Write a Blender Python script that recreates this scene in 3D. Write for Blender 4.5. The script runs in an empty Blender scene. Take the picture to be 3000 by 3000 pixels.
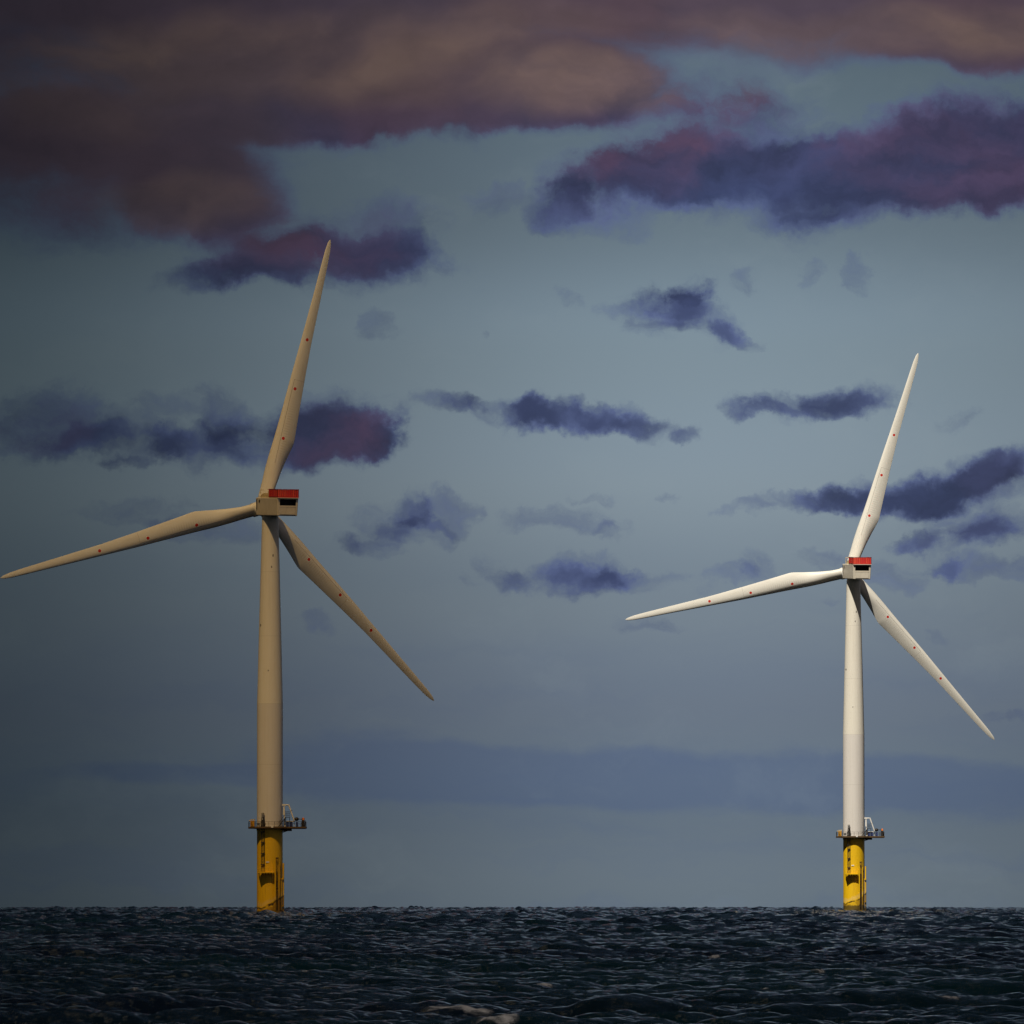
import bpy, bmesh, math, random
import numpy as np
from mathutils import Vector, Matrix

random.seed(5)
SC = bpy.context.scene
COL = SC.collection
R = math.radians
EARTH = 6.371e6
EYE = 3.5
SUN_E = 5.0
SHADE_CLOUD_D = 0.023
SEA_STD = 0.20
CHOP_STD = 0.05
FAR_GAIN = 1.5
BUMP_D = 0.2
FOAM_T = -0.10
FOAM_COL = (0.10, 0.094, 0.097)
SEA_COL = (0.0005, 0.0012, 0.0026)
SEA_COL2 = (0.0005, 0.0032, 0.0040)

# ----------------------------------------------------------------- helpers
class MB:
    """collects boxes, tubes, lathes and prisms; build() links them as ONE mesh object"""
    def __init__(self):
        self.v, self.f, self.s, self.m = [], [], [], []
    def add(self, vs, fs, smooth=False, mat=0):
        o = len(self.v)
        self.v += [tuple(p) for p in vs]
        self.f += [tuple(i + o for i in q) for q in fs]
        self.s += [smooth] * len(fs)
        self.m += [mat] * len(fs)
        return self
    def box(self, c, d, mat=0, rz=0.0):
        hx, hy, hz = d[0] / 2, d[1] / 2, d[2] / 2
        cs, sn = math.cos(rz), math.sin(rz)
        vs = []
        for z in (-hz, hz):
            for x, y in ((-hx, -hy), (hx, -hy), (hx, hy), (-hx, hy)):
                vs.append((c[0] + x * cs - y * sn, c[1] + x * sn + y * cs, c[2] + z))
        return self.add(vs, [(3, 2, 1, 0), (4, 5, 6, 7), (0, 1, 5, 4), (1, 2, 6, 5), (2, 3, 7, 6), (3, 0, 4, 7)], False, mat)
    def tube(self, a, b, r0, r1=None, n=8, mat=0):
        r1 = r0 if r1 is None else r1
        a, b = Vector(a), Vector(b)
        w = (b - a).normalized()
        u = w.orthogonal().normalized()
        t = w.cross(u)
        vs = []
        for p, r in ((a, r0), (b, r1)):
            for i in range(n):
                g = 2 * math.pi * i / n
                vs.append(p + u * (r * math.cos(g)) + t * (r * math.sin(g)))
        self.add(vs, [(i, (i + 1) % n, n + (i + 1) % n, n + i) for i in range(n)], True, mat)
        self.add(vs[:n], [tuple(reversed(range(n)))], False, mat)
        return self.add(vs[n:], [tuple(range(n))], False, mat)
    def path(self, pts, r, n=8, mat=0):
        for a, b in zip(pts[:-1], pts[1:]):
            self.tube(a, b, r, r, n, mat)
        return self
    def lathe(self, prof, n=64, mat=0, c=(0, 0)):
        vs = [(c[0] + r * math.cos(2 * math.pi * i / n), c[1] + r * math.sin(2 * math.pi * i / n), z) for r, z in prof for i in range(n)]
        dirs = [math.atan2(b[1] - a[1], b[0] - a[0]) for a, b in zip(prof[:-1], prof[1:])]
        k0 = 0
        for k in range(1, len(prof)):
            if k == len(prof) - 1 or abs(dirs[k] - dirs[k - 1]) > 0.35:      # a corner: new ring of vertices
                part = vs[k0 * n:(k + 1) * n]
                self.add(part, [(q * n + i, q * n + (i + 1) % n, (q + 1) * n + (i + 1) % n, (q + 1) * n + i) for q in range(k - k0) for i in range(n)], True, mat)
                k0 = k
        self.add(vs[:n], [tuple(reversed(range(n)))], False, mat)
        return self.add(vs[-n:], [tuple(range(n))], False, mat)
    def prism(self, poly, z0, z1, mat=0):
        n = len(poly)
        vs = [(x, y, z0) for x, y in poly] + [(x, y, z1) for x, y in poly]
        fs = [tuple(reversed(range(n))), tuple(range(n, 2 * n))] + [(i, (i + 1) % n, n + (i + 1) % n, n + i) for i in range(n)]
        return self.add(vs, fs, False, mat)
    def ball(self, c, r, nu=14, nv=9, mat=0, sc=(1, 1, 1)):
        vs, fs = [], []
        for j in range(nv + 1):
            for i in range(nu):
                t, g = math.pi * j / nv, 2 * math.pi * i / nu
                vs.append((c[0] + sc[0] * r * math.sin(t) * math.cos(g), c[1] + sc[1] * r * math.sin(t) * math.sin(g), c[2] + sc[2] * r * math.cos(t)))
        for j in range(nv):
            for i in range(nu):
                fs.append((j * nu + i, (j + 1) * nu + i, (j + 1) * nu + (i + 1) % nu, j * nu + (i + 1) % nu))
        return self.add(vs, fs, True, mat)
    def build(self, name, mats, parent=None, bevel=0.0):
        me = bpy.data.meshes.new(name)
        me.from_pydata(self.v, [], self.f)
        for m in (mats if isinstance(mats, (list, tuple)) else [mats]):
            me.materials.append(m)
        me.polygons.foreach_set('use_smooth', self.s)
        me.polygons.foreach_set('material_index', self.m)
        if bevel:
            bm = bmesh.new(); bm.from_mesh(me)
            bmesh.ops.bevel(bm, geom=list(bm.edges), offset=bevel, segments=3, profile=0.5, affect='EDGES')
            bm.to_mesh(me); bm.free()
        me.update()
        o = bpy.data.objects.new(name, me)
        COL.objects.link(o)
        if parent is not None:
            o.parent = parent
        return o

class NG:
    """small node-expression helper"""
    def __init__(self, nt):
        self.nt = nt
    def n(self, t, **kw):
        d = self.nt.nodes.new(t)
        for k, v in kw.items():
            setattr(d, k, v)
        return d
    def put(self, sock, val):
        if isinstance(val, bpy.types.NodeSocket):
            self.nt.links.new(val, sock)
        else:
            sock.default_value = val
    def m(self, op, a, b=None, c=None, clamp=False):
        d = self.n('ShaderNodeMath', operation=op, use_clamp=clamp)
        for i, x in enumerate((a, b, c)):
            if x is not None:
                self.put(d.inputs[i], x)
        return d.outputs[0]
    def vm(self, op, a, b=None, out=0):
        d = self.n('ShaderNodeVectorMath', operation=op)
        self.put(d.inputs[0], a)
        if b is not None:
            self.put(d.inputs[3] if op == 'SCALE' else d.inputs[1], b)
        return d.outputs[out]
    def sstep(self, x, a, b, lo=0.0, hi=1.0, kind='SMOOTHSTEP'):
        d = self.n('ShaderNodeMapRange', interpolation_type=kind)
        self.put(d.inputs[0], x)
        for i, val in enumerate((a, b, lo, hi)):
            self.put(d.inputs[1 + i], val)
        return d.outputs[0]
    def noise(self, vec, scale, detail=4.0, rough=0.55, dist=0.0, col=False):
        d = self.n('ShaderNodeTexNoise')
        if vec is not None:
            self.put(d.inputs['Vector'], vec)
        d.inputs['Scale'].default_value = scale
        d.inputs['Detail'].default_value = detail
        d.inputs['Roughness'].default_value = rough
        d.inputs['Distortion'].default_value = dist
        return d.outputs[1 if col else 0]
    def mix(self, f, a, b, blend='MIX'):
        d = self.n('ShaderNodeMix', data_type='RGBA', blend_type=blend)
        self.put(d.inputs[0], f)
        for s, x in ((d.inputs[6], a), (d.inputs[7], b)):
            if isinstance(x, tuple) and len(x) == 3:
                x = x + (1.0,)
            self.put(s, x)
        return d.outputs[2]
    def ramp(self, x, stops, interp='LINEAR'):
        d = self.n('ShaderNodeValToRGB')
        cr = d.color_ramp
        cr.interpolation = interp
        while len(cr.elements) < len(stops):
            cr.elements.new(0.5)
        for e, (p, c) in zip(cr.elements, stops):
            e.position = p
            e.color = tuple(c) + (1.0,)
        self.put(d.inputs[0], x)
        return d.outputs[0]
    def sep(self, v):
        return self.n_out('ShaderNodeSeparateXYZ', v)
    def n_out(self, t, v):
        d = self.n(t)
        self.put(d.inputs[0], v)
        return d.outputs
    def xyz(self, x, y, z):
        d = self.n('ShaderNodeCombineXYZ')
        for i, a in enumerate((x, y, z)):
            self.put(d.inputs[i], a)
        return d.outputs[0]

def lin(r, g, b):
    return tuple((c / 255 / 12.92) if c / 255 <= 0.04045 else ((c / 255 + 0.055) / 1.055) ** 2.4 for c in (r, g, b))

def material(name, color=(0.5, 0.5, 0.5), rough=0.5, metal=0.0, grain=0.0, gscale=2.0):
    m = bpy.data.materials.new(name)
    m.use_nodes = True
    g = NG(m.node_tree)
    b = m.node_tree.nodes['Principled BSDF']
    b.inputs['Base Color'].default_value = tuple(color) + (1.0,)
    b.inputs['Roughness'].default_value = rough
    b.inputs['Metallic'].default_value = metal
    if grain:
        tc = g.n('ShaderNodeTexCoord').outputs['Object']
        nz = g.noise(tc, gscale, 5, 0.6)
        f = g.sstep(nz, 0.35, 0.7, 0.0, grain)
        g.put(b.inputs['Base Color'], g.mix(f, tuple(color), tuple(c * 0.45 for c in color)))
    return m, g, b

def tag(o, label=None, category=None, group=None, kind=None):
    for k, v in (('label', label), ('category', category), ('group', group), ('kind', kind)):
        if v:
            o[k] = v
    return o

# ----------------------------------------------------------------- camera
cd = bpy.data.cameras.new('camera')
cam = bpy.data.objects.new('camera', cd)
COL.objects.link(cam)
cd.lens = 300.0
cd.sensor_width = 36.0
cd.clip_start = 0.5
cd.clip_end = 60000.0
cam.location = (0, 0, EYE)
cam.rotation_euler = (R(90 + 2.604), 0, 0)
SC.camera = cam

# ----------------------------------------------------------------- sun and sky
SUN_EL, SUN_AZ = 55.0, 20.0           # behind the camera, 20 degrees to its left
sd = bpy.data.lights.new('sun', 'SUN')
sun = bpy.data.objects.new('sun', sd)
COL.objects.link(sun)
sd.energy = SUN_E
sd.angle = R(0.53)
sd.color = (1.0, 0.93, 0.80)
sdir = Vector((-math.sin(R(SUN_AZ)) * math.cos(R(SUN_EL)), -math.cos(R(SUN_AZ)) * math.cos(R(SUN_EL)), math.sin(R(SUN_EL))))
sun.rotation_euler = sdir.to_track_quat('Z', 'Y').to_euler()

# cloud forms on the sky, in units of 1/25 rad: azimuth, elevation, half width, half height, tilt (deg), weight
CLOUDS = [
    (-1.112,2.451,0.807,0.280,0,1.6), (-0.258,2.489,0.776,0.248,0,1.6), (0.146,2.350,0.349,0.121,-5,1.4), (-0.568,2.303,0.901,0.075,0,1),
    (-1.298,2.125,0.621,0.186,0,1.5), (-0.879,2.075,0.217,0.134,0,1.3), (-0.724,1.969,0.171,0.078,0,0.9), (0.053,2.684,2.174,0.116,0,1.4),
    (1.062,2.567,0.714,0.127,0,1.5), (1.450,2.521,0.388,0.081,0,1.2), (-0.568,1.884,0.388,0.087,4,1.4), (-0.390,1.969,0.194,0.118,0,1.1),
    (-0.832,1.837,0.217,0.053,4,0.95), (0.682,2.236,0.256,0.174,0,1.5), (0.371,2.098,0.280,0.115,18,1.45), (0.821,2.112,0.652,0.118,0,1.4),
    (1.248,2.167,0.419,0.177,8,1.5), (1.450,2.226,0.311,0.183,0,1.4), (0.922,1.977,0.186,0.050,0,0.75), (0.130,2.024,0.085,0.087,0,1),
    (-0.056,2.047,0.093,0.054,0,0.83), (-1.391,1.403,0.202,0.112,0,1.3), (-1.143,1.340,0.202,0.065,0,1.1), (-1.050,1.438,0.109,0.043,0,0.8),
    (-0.941,1.333,0.179,0.065,0,1.1), (-0.832,1.444,0.116,0.078,0,1.1), (-0.630,1.356,0.264,0.090,0,1.4), (-0.522,1.382,0.163,0.109,0,1.2),
    (-0.429,1.330,0.093,0.053,0,1), (-0.211,1.437,0.132,0.040,0,0.95), (-0.056,1.413,0.155,0.053,-8,1.05), (0.084,1.410,0.140,0.040,0,1),
    (0.177,1.423,0.140,0.050,0,1.05), (0.301,1.423,0.124,0.050,-10,1), (0.410,1.382,0.132,0.043,-12,0.95), (0.519,1.364,0.056,0.028,0,0.75),
    (0.441,1.752,0.148,0.071,10,1.05), (0.534,1.724,0.148,0.078,-25,1.15), (0.651,1.662,0.093,0.028,-15,0.9), (0.425,1.667,0.085,0.034,0,0.72),
    (0.519,1.806,0.085,0.043,0,0.9), (-0.385,1.698,0.059,0.047,-20,0.8), (-0.118,1.648,0.028,0.017,0,0.77), (0.689,1.842,0.062,0.040,0,0.77),
    (0.907,1.853,0.062,0.034,20,0.75), (1.047,1.837,0.043,0.051,0,0.82), (0.200,1.775,0.062,0.037,-15,0.75), (0.891,1.462,0.233,0.050,3,1.1),
    (0.984,1.480,0.140,0.053,0,1), (0.752,1.444,0.109,0.025,0,0.85), (1.280,1.423,0.078,0.034,10,0.85), (1.373,1.224,0.264,0.090,8,1.4),
    (1.140,1.201,0.295,0.059,5,1.25), (0.922,1.180,0.233,0.034,3,1.1), (1.450,1.283,0.109,0.062,15,1), (1.326,1.069,0.171,0.065,0,1.1),
    (1.466,1.084,0.124,0.065,0,1.1), (1.217,1.072,0.085,0.037,10,0.85), (1.419,0.960,0.186,0.040,-8,1), (1.295,0.979,0.078,0.025,-8,0.8),
    (-0.405,1.107,0.093,0.078,0,0.95), (-0.289,1.076,0.124,0.050,0,0.9), (-0.203,1.139,0.132,0.050,0,0.95), (-0.312,1.149,0.070,0.050,0,0.8),
    (0.130,1.118,0.148,0.040,0,0.85), (0.270,1.084,0.093,0.031,0,0.77), (-0.017,0.963,0.116,0.043,-25,0.82), (0.146,0.937,0.163,0.050,0,1),
    (0.239,0.968,0.116,0.059,0,1), (0.363,0.952,0.116,0.040,0,0.9), (0.581,0.937,0.081,0.034,10,0.8), (0.674,0.968,0.085,0.050,-20,0.78),
    (0.907,0.991,0.106,0.034,0,0.82), (1.140,0.963,0.096,0.047,-15,0.88), (-0.615,0.789,0.062,0.031,0,0.85), (0.387,0.811,0.106,0.025,0,0.82),
    (-1.050,1.131,0.186,0.045,0,0.73), (-0.832,1.069,0.093,0.045,0,0.83), (-0.972,1.084,0.093,0.037,0,0.73), (-0.429,1.022,0.093,0.030,-10,0.79),
    (-0.506,1.038,0.062,0.034,0,0.69), (0.224,1.182,0.070,0.016,0,0.75), (0.441,1.180,0.054,0.019,0,0.83), (0.643,1.154,0.078,0.028,0,0.73),
    (0.907,0.875,0.047,0.016,0,0.73), (1.248,0.781,0.047,0.016,0,0.69), (1.466,0.536,0.070,0.019,0,0.82), (-1.166,1.278,0.062,0.019,0,0.77),
    (-0.126,0.944,0.047,0.020,0,0.73),
]
LOW_BANK = [
    (-0.444,0.398,0.357,0.102,0,0.8), (0.053,0.367,0.590,0.078,0,0.85), (0.674,0.347,0.699,0.081,0,0.85), (-0.988,0.373,0.419,0.031,0,0.7),
    (1.264,0.323,0.466,0.087,0,0.75),
]
TAN_LIGHT = [
    (-0.693,2.489,0.668,0.124,0,0.85), (-0.180,2.404,0.404,0.093,0,0.4), (0.193,2.365,0.264,0.096,0,0.9), (-0.941,2.059,0.233,0.085,0,0.65),
    (0.984,2.552,0.512,0.078,0,0.85), (-1.189,2.389,0.435,0.155,0,0.35), (1.450,2.590,0.233,0.078,0,0.55), (-0.025,2.544,0.373,0.078,0,0.3),
]
MAUVE = [
    (-0.506,1.938,0.280,0.093,0,0.8), (0.705,2.280,0.311,0.171,0,0.8), (0.363,2.156,0.233,0.093,0,0.6), (1.264,2.156,0.435,0.202,0,0.8),
    (-0.522,1.387,0.140,0.124,0,0.95), (-1.407,1.395,0.155,0.093,0,0.6), (1.450,1.255,0.140,0.093,0,0.7), (1.342,1.084,0.140,0.062,0,0.4),
    (-1.034,2.249,0.807,0.466,0,0.6), (0.053,2.404,0.652,0.373,0,0.75), (1.062,2.590,0.807,0.248,0,1),
]

def make_world():
    w = bpy.data.worlds.new('World')
    SC.world = w
    w.use_nodes = True
    g = NG(w.node_tree)
    bg = w.node_tree.nodes['Background']
    bg.inputs[1].default_value = 0.1
    sky = g.n('ShaderNodeTexSky', sky_type='NISHITA', sun_disc=False)
    sky.sun_elevation = R(SUN_EL)
    sky.sun_rotation = R(180 + SUN_AZ)
    D = g.n('ShaderNodeTexCoord').outputs['Generated']
    dx, dy, dz = g.sep(D)
    U = g.m('MULTIPLY', g.m('ARCTAN2', dx, dy), 25.0)
    V = g.m('MULTIPLY', g.m('ARCSINE', dz), 25.0)
    P = g.xyz(U, V, 0.0)
    highf = g.m('MAXIMUM', g.m('MULTIPLY', g.sstep(V, 2.12, 2.4), g.sstep(U, 1.0, -0.3, 0.0, 1.0)), g.m('MAXIMUM', g.sstep(V, 2.32, 2.5), g.m('MULTIPLY', g.sstep(V, 1.8, 2.1), g.sstep(U, -0.4, -0.8))))
    calm = g.m('MULTIPLY_ADD', highf, -0.62, 1.0)      # the high bank has smoother, softer outlines
    # turbulence of the outlines
    w1 = g.vm('SUBTRACT', g.noise(P, 1.6, 3, 0.55, col=True), (0.5, 0.5, 0.5))
    w2 = g.vm('SUBTRACT', g.noise(P, 7.0, 5, 0.62, col=True), (0.5, 0.5, 0.5))
    W = g.vm('ADD', P, g.vm('ADD', g.vm('MULTIPLY', w1, (0.34, 0.20, 0.0)), g.vm('SCALE', g.vm('MULTIPLY', w2, (0.22, 0.15, 0.0)), calm)))
    def field(blobs, src, a=1.75, b=0.0):
        tot = None
        for (x, y, rx, ry, rot, s) in blobs:
            mp = g.n('ShaderNodeMapping', vector_type='TEXTURE')
            if tot is None:
                g.put(mp.inputs[0], src)
            else:       # each form waits for the one before (keeps the shader's working set small)
                ch = g.n('ShaderNodeVectorMath', operation='MULTIPLY_ADD')
                g.put(ch.inputs[0], tot)
                ch.inputs[1].default_value = (1e-7, 1e-7, 0)
                g.put(ch.inputs[2], src)
                g.put(mp.inputs[0], ch.outputs[0])
            mp.inputs[1].default_value = (x, y, 0)
            mp.inputs[2].default_value = (0, 0, R(rot))
            mp.inputs[3].default_value = (rx, ry, 1)
            q = g.vm('DOT_PRODUCT', mp.outputs[0], mp.outputs[0], out=1)
            f = g.sstep(q, a, b, 0.0, s)
            tot = f if tot is None else g.m('ADD', tot, f)
        return tot
    F = field(CLOUDS, W)
    # beyond the frame's top the cover goes on, broken
    Pd = g.vm('MULTIPLY', D, (1.0, 1.0, 2.0))
    over = g.m('MULTIPLY', g.sstep(V, 2.3, 2.9), g.sstep(g.noise(Pd, 2.2, 5, 0.55), 0.30, 0.48, 0.35, 1.3))
    F = g.m('ADD', F, over)
    stretched = g.vm('MULTIPLY', W, (1.0, 1.75, 1.0))
    n1 = g.noise(stretched, 3.4, 8, 0.66)
    n2 = g.noise(stretched, 13.0, 5, 0.66)
    nn = g.m('ADD', g.m('MULTIPLY', g.m('SUBTRACT', n1, 0.5), 3.1), g.m('MULTIPLY', g.m('SUBTRACT', n2, 0.5), 1.3))
    nn = g.m('MULTIPLY', g.m('MULTIPLY', nn, calm), g.sstep(F, 0.0, 0.5))
    FT = g.m('ADD', F, nn)
    dens = g.m('ADD', g.sstep(FT, 0.05, 1.0, 0.0, 0.40), g.sstep(FT, 0.30, 1.9, 0.0, 0.60))
    core = g.sstep(FT, 0.55, 2.0)
    # clear-sky colour: the physical sky toned by elevation
    base = g.ramp(g.m('DIVIDE', V, 2.7), SKY_STOPS, 'EASE')
    clear = g.mix(1.0, sky.outputs[0], base, 'MULTIPLY')
    # the low bank
    nb = g.m('MULTIPLY', g.m('SUBTRACT', g.noise(g.vm('MULTIPLY', P, (1, 2.2, 1)), 4.0, 6, 0.65), 0.5), 1.3)
    Wb = g.vm('ADD', P, g.vm('MULTIPLY', w1, (0.1, 0.10, 0)))
    bank = g.sstep(g.m('ADD', field(LOW_BANK, Wb, 2.3, 0.0), nb), 0.15, 1.0)
    strat = g.sstep(g.noise(g.vm('MULTIPLY', W, (0.35, 3.0, 1)), 2.2, 4, 0.55), 0.42, 0.72)
    low = g.sstep(V, 1.25, 0.2)
    clear = g.mix(g.m('MULTIPLY', g.m('MULTIPLY', strat, low), 0.22), clear, BANK_COL)
    clear = g.mix(g.m('MULTIPLY', bank, 0.46), clear, BANK_COL)
    thin = g.sstep(g.noise(stretched, 1.3, 6, 0.62), 0.48, 0.75)
    clear = g.mix(g.m('MULTIPLY', thin, 0.14), clear, THIN_COL)
    # cloud colour
    mv = field(MAUVE, W, 1.6, 0.0)
    tn = field(TAN_LIGHT, g.vm('ADD', P, g.vm('MULTIPLY', w1, (0.5, 0.3, 0))), 1.6, 0.0)
    blue = g.mix(core, EDGE_COL, g.mix(g.sstep(F, 1.35, 2.4), INDIGO_SMALL, INDIGO_COL))
    n3 = g.noise(stretched, 1.7, 4, 0.5)
    n1b = g.noise(g.vm('ADD', stretched, (-0.05, 0.09, 0.0)), 3.4, 5, 0.6)
    n1a = g.noise(stretched, 3.4, 5, 0.6)
    relief = g.m('MULTIPLY_ADD', g.m('SUBTRACT', n1a, n1b), g.m('MULTIPLY', calm, 1.2), 1.0)
    mvf = g.m('MULTIPLY', g.m('MULTIPLY', mv, core), g.sstep(n3, 0.38, 0.6, 0.15, 1.0), clamp=True)
    cc = g.mix(mvf, blue, MAUVE_COL)
    cc = g.mix(g.m('MULTIPLY', g.m('MULTIPLY', highf, core), 0.75), cc, BROWN_COL)
    tnf = g.m('MULTIPLY', g.m('MULTIPLY', tn, core), g.sstep(n3, 0.36, 0.64, 0.35, 0.9), clamp=True)
    cc = g.mix(tnf, cc, TAN_COL)
    ovf = g.sstep(V, 2.6, 3.6)
    cc = g.mix(ovf, cc, g.mix(g.sstep(n3, 0.35, 0.65), g.mix(g.sstep(dy, -0.25, 0.35), BACK_A, OVER_A), g.mix(g.sstep(dy, -0.25, 0.35), BACK_B, OVER_B)))
    rl = g.n('ShaderNodeVectorMath', operation='SCALE')
    g.put(rl.inputs[0], cc); g.put(rl.inputs[3], relief)
    cc = rl.outputs[0]
    opac = g.m('MULTIPLY', dens, g.sstep(F, 0.5, 1.7, 0.56, 0.95))
    allsky = g.mix(opac, clear, cc)
    # vignette falloff painted into the sky by azimuth: darkest left, slightly dark right
    vignette = g.ramp(g.sstep(U, -2.0, 2.0, 0.0, 1.0, 'LINEAR'), VIGNETTE_STOPS, 'B_SPLINE')
    allsky = g.mix(1.0, allsky, vignette, 'MULTIPLY')
    allsky = g.mix(g.sstep(dz, 0.0, -0.05), allsky, (0.03, 0.05, 0.08))
    g.put(bg.inputs[0], allsky)

def k10(c, f=1.0):
    return tuple(x * 10.0 * f for x in c)     # colours over the background strength of 0.1

INDIGO_COL = k10(lin(55, 64, 99))
EDGE_COL = k10(lin(82, 96, 130))
INDIGO_SMALL = k10(lin(83, 95, 133))
MAUVE_COL = k10(lin(79, 62, 88))
BROWN_COL = k10(lin(86, 69, 74))
TAN_COL = k10(lin(118, 97, 90))
BANK_COL = k10(lin(78, 96, 132))
THIN_COL = k10(lin(148, 162, 168))
OVER_A = k10(lin(8, 12, 23))  # unseen sky ahead and overhead, darkened so the sea reflects dark
OVER_B = k10(lin(29, 35, 52))
BACK_A = k10(lin(100, 84, 74))  # unseen sky behind the camera, warm and brighter to fill the turbines' shaded sides
BACK_B = k10(lin(160, 138, 120))
# targets over the physical sky's own radiance at that elevation (strength 0.1)
def _stop(v, rgb):
    el = v / 25 * 57.3
    tab = [(0.0, (.34, .345, .285)), (0.7, (.4146, .4143, .334)), (2.6, (.526, .589, .516)), (5.8, (.4207, .558, .6277))]
    c = np.array([np.interp(el, [t[0] for t in tab], [t[1][i] for t in tab]) for i in range(3)])
    return (v / 2.7, tuple(np.array(lin(*rgb)) / c))
SKY_STOPS = [_stop(0.0, (106, 119, 129)), _stop(0.30, (100, 114, 128)), _stop(0.60, (103, 116, 133)), _stop(0.9, (116, 130, 143)),
             _stop(1.25, (132, 147, 158)), _stop(1.65, (125, 141, 152)), _stop(2.05, (101, 116, 127)), _stop(2.7, (86, 102, 110))]
VIGNETTE_STOPS = [(0.0, (.19, .212, .215)), (0.12, (.23, .252, .256)), (0.25, (.37, .386, .39)), (0.42, (.68,) * 3), (0.58, (1.0,) * 3), (0.72, (1.0,) * 3), (0.88, (.82,) * 3), (1.0, (.70,) * 3)]
make_world()

# ----------------------------------------------------------------- materials
def paint_tower():
    m, g, b = material('tower_paint', (0.78, 0.74, 0.66), 0.42)
    P = g.n('ShaderNodeTexCoord').outputs['Object']
    x, y, z = g.sep(P)
    up = g.sstep(z, 60.45, 60.5)
    c = g.mix(up, (0.705, 0.665, 0.625), (0.79, 0.745, 0.655))
    st = g.sstep(g.noise(g.vm('MULTIPLY', P, (2.2, 2.2, 0.05)), 1.0, 5, 0.6), 0.45, 0.8, 0, 0.16)
    c = g.mix(st, c, (0.40, 0.34, 0.26))
    # section seams and a few weathered spots
    for zz in (43.0, 60.5, 80.0, 98.5):
        d = g.sstep(g.m('ABSOLUTE', g.m('SUBTRACT', z, zz)), 0.05, 0.09, 0.22, 0.0)
        c = g.mix(d, c, (0.3, 0.27, 0.22))
    for px, pz, h in ((0.9, 103.2, 0.42), (0.5, 99.9, 0.3), (-2.7, 83.1, 0.4), (-0.4, 70.0, 0.2)):
        q = g.vm('LENGTH', g.vm('MULTIPLY', g.vm('SUBTRACT', P, (px, -2.9, pz)), (6.0, 0.25, 1.0 / h)), out=1)
        c = g.mix(g.sstep(q, 0.9, 1.15, 0.85, 0.0), c, (0.03, 0.02, 0.02))
    g.put(b.inputs['Base Color'], c)
    return m
def paint_blade():
    m, g, b = material('blade_paint', (0.8, 0.77, 0.7), 0.35)
    P = g.n('ShaderNodeTexCoord').outputs['Object']
    x, y, z = g.sep(P)
    c = g.mix(g.sstep(g.noise(g.vm('MULTIPLY', P, (1.0, 1.0, 0.12)), 1.3, 5, 0.6), 0.45, 0.8, 0, 0.18), (0.80, 0.77, 0.70), (0.5, 0.44, 0.34))
    # ribs and the add-on panel's edge line along the inner blade
    rib = g.m('MULTIPLY', g.sstep(g.m('SINE', g.m('MULTIPLY', z, 8.5)), -0.2, 0.9), g.m('MULTIPLY', g.sstep(z, 14.0, 19.0), g.sstep(z, 34.0, 27.0)))
    rib = g.m('MULTIPLY', rib, g.m('MULTIPLY', g.sstep(x, -0.3, 0.2), g.sstep(x, 2.4, 0.8)))
    c = g.mix(g.m('MULTIPLY', rib, 0.16), c, (0.25, 0.2, 0.14))
    ln = g.sstep(g.m('ABSOLUTE', g.m('SUBTRACT', x, g.m('MULTIPLY_ADD', z, -0.010, -0.25))), 0.05, 0.10, 1.0, 0.0)
    ln = g.m('MULTIPLY', ln, g.m('MULTIPLY', g.m('GREATER_THAN', z, 13.4), g.m('LESS_THAN', z, 38.3)))
    l2 = g.m('MULTIPLY', g.sstep(g.m('ABSOLUTE', g.m('SUBTRACT', z, 38.3)), 0.05, 0.10, 1.0, 0.0), g.m('GREATER_THAN', x, -0.64))
    c = g.mix(g.m('MULTIPLY', g.m('MAXIMUM', ln, g.m('MULTIPLY', l2, 0.5)), 0.5), c, (0.12, 0.09, 0.06))
    for zz, xx in ((20.9, 0.30), (35.7, 0.22), (50.4, 0.26)):
        q = g.vm('LENGTH', g.vm('MULTIPLY', g.vm('SUBTRACT', P, (xx, 0, zz)), (1, 0, 1)), out=1)
        c = g.mix(g.sstep(q, 0.68, 0.72, 1.0, 0.0), c, (0.85, 0.83, 0.78))
        c = g.mix(g.sstep(q, 0.45, 0.49, 1.0, 0.0), c, (0.62, 0.035, 0.018))
    g.put(b.inputs['Base Color'], c)
    return m
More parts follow.
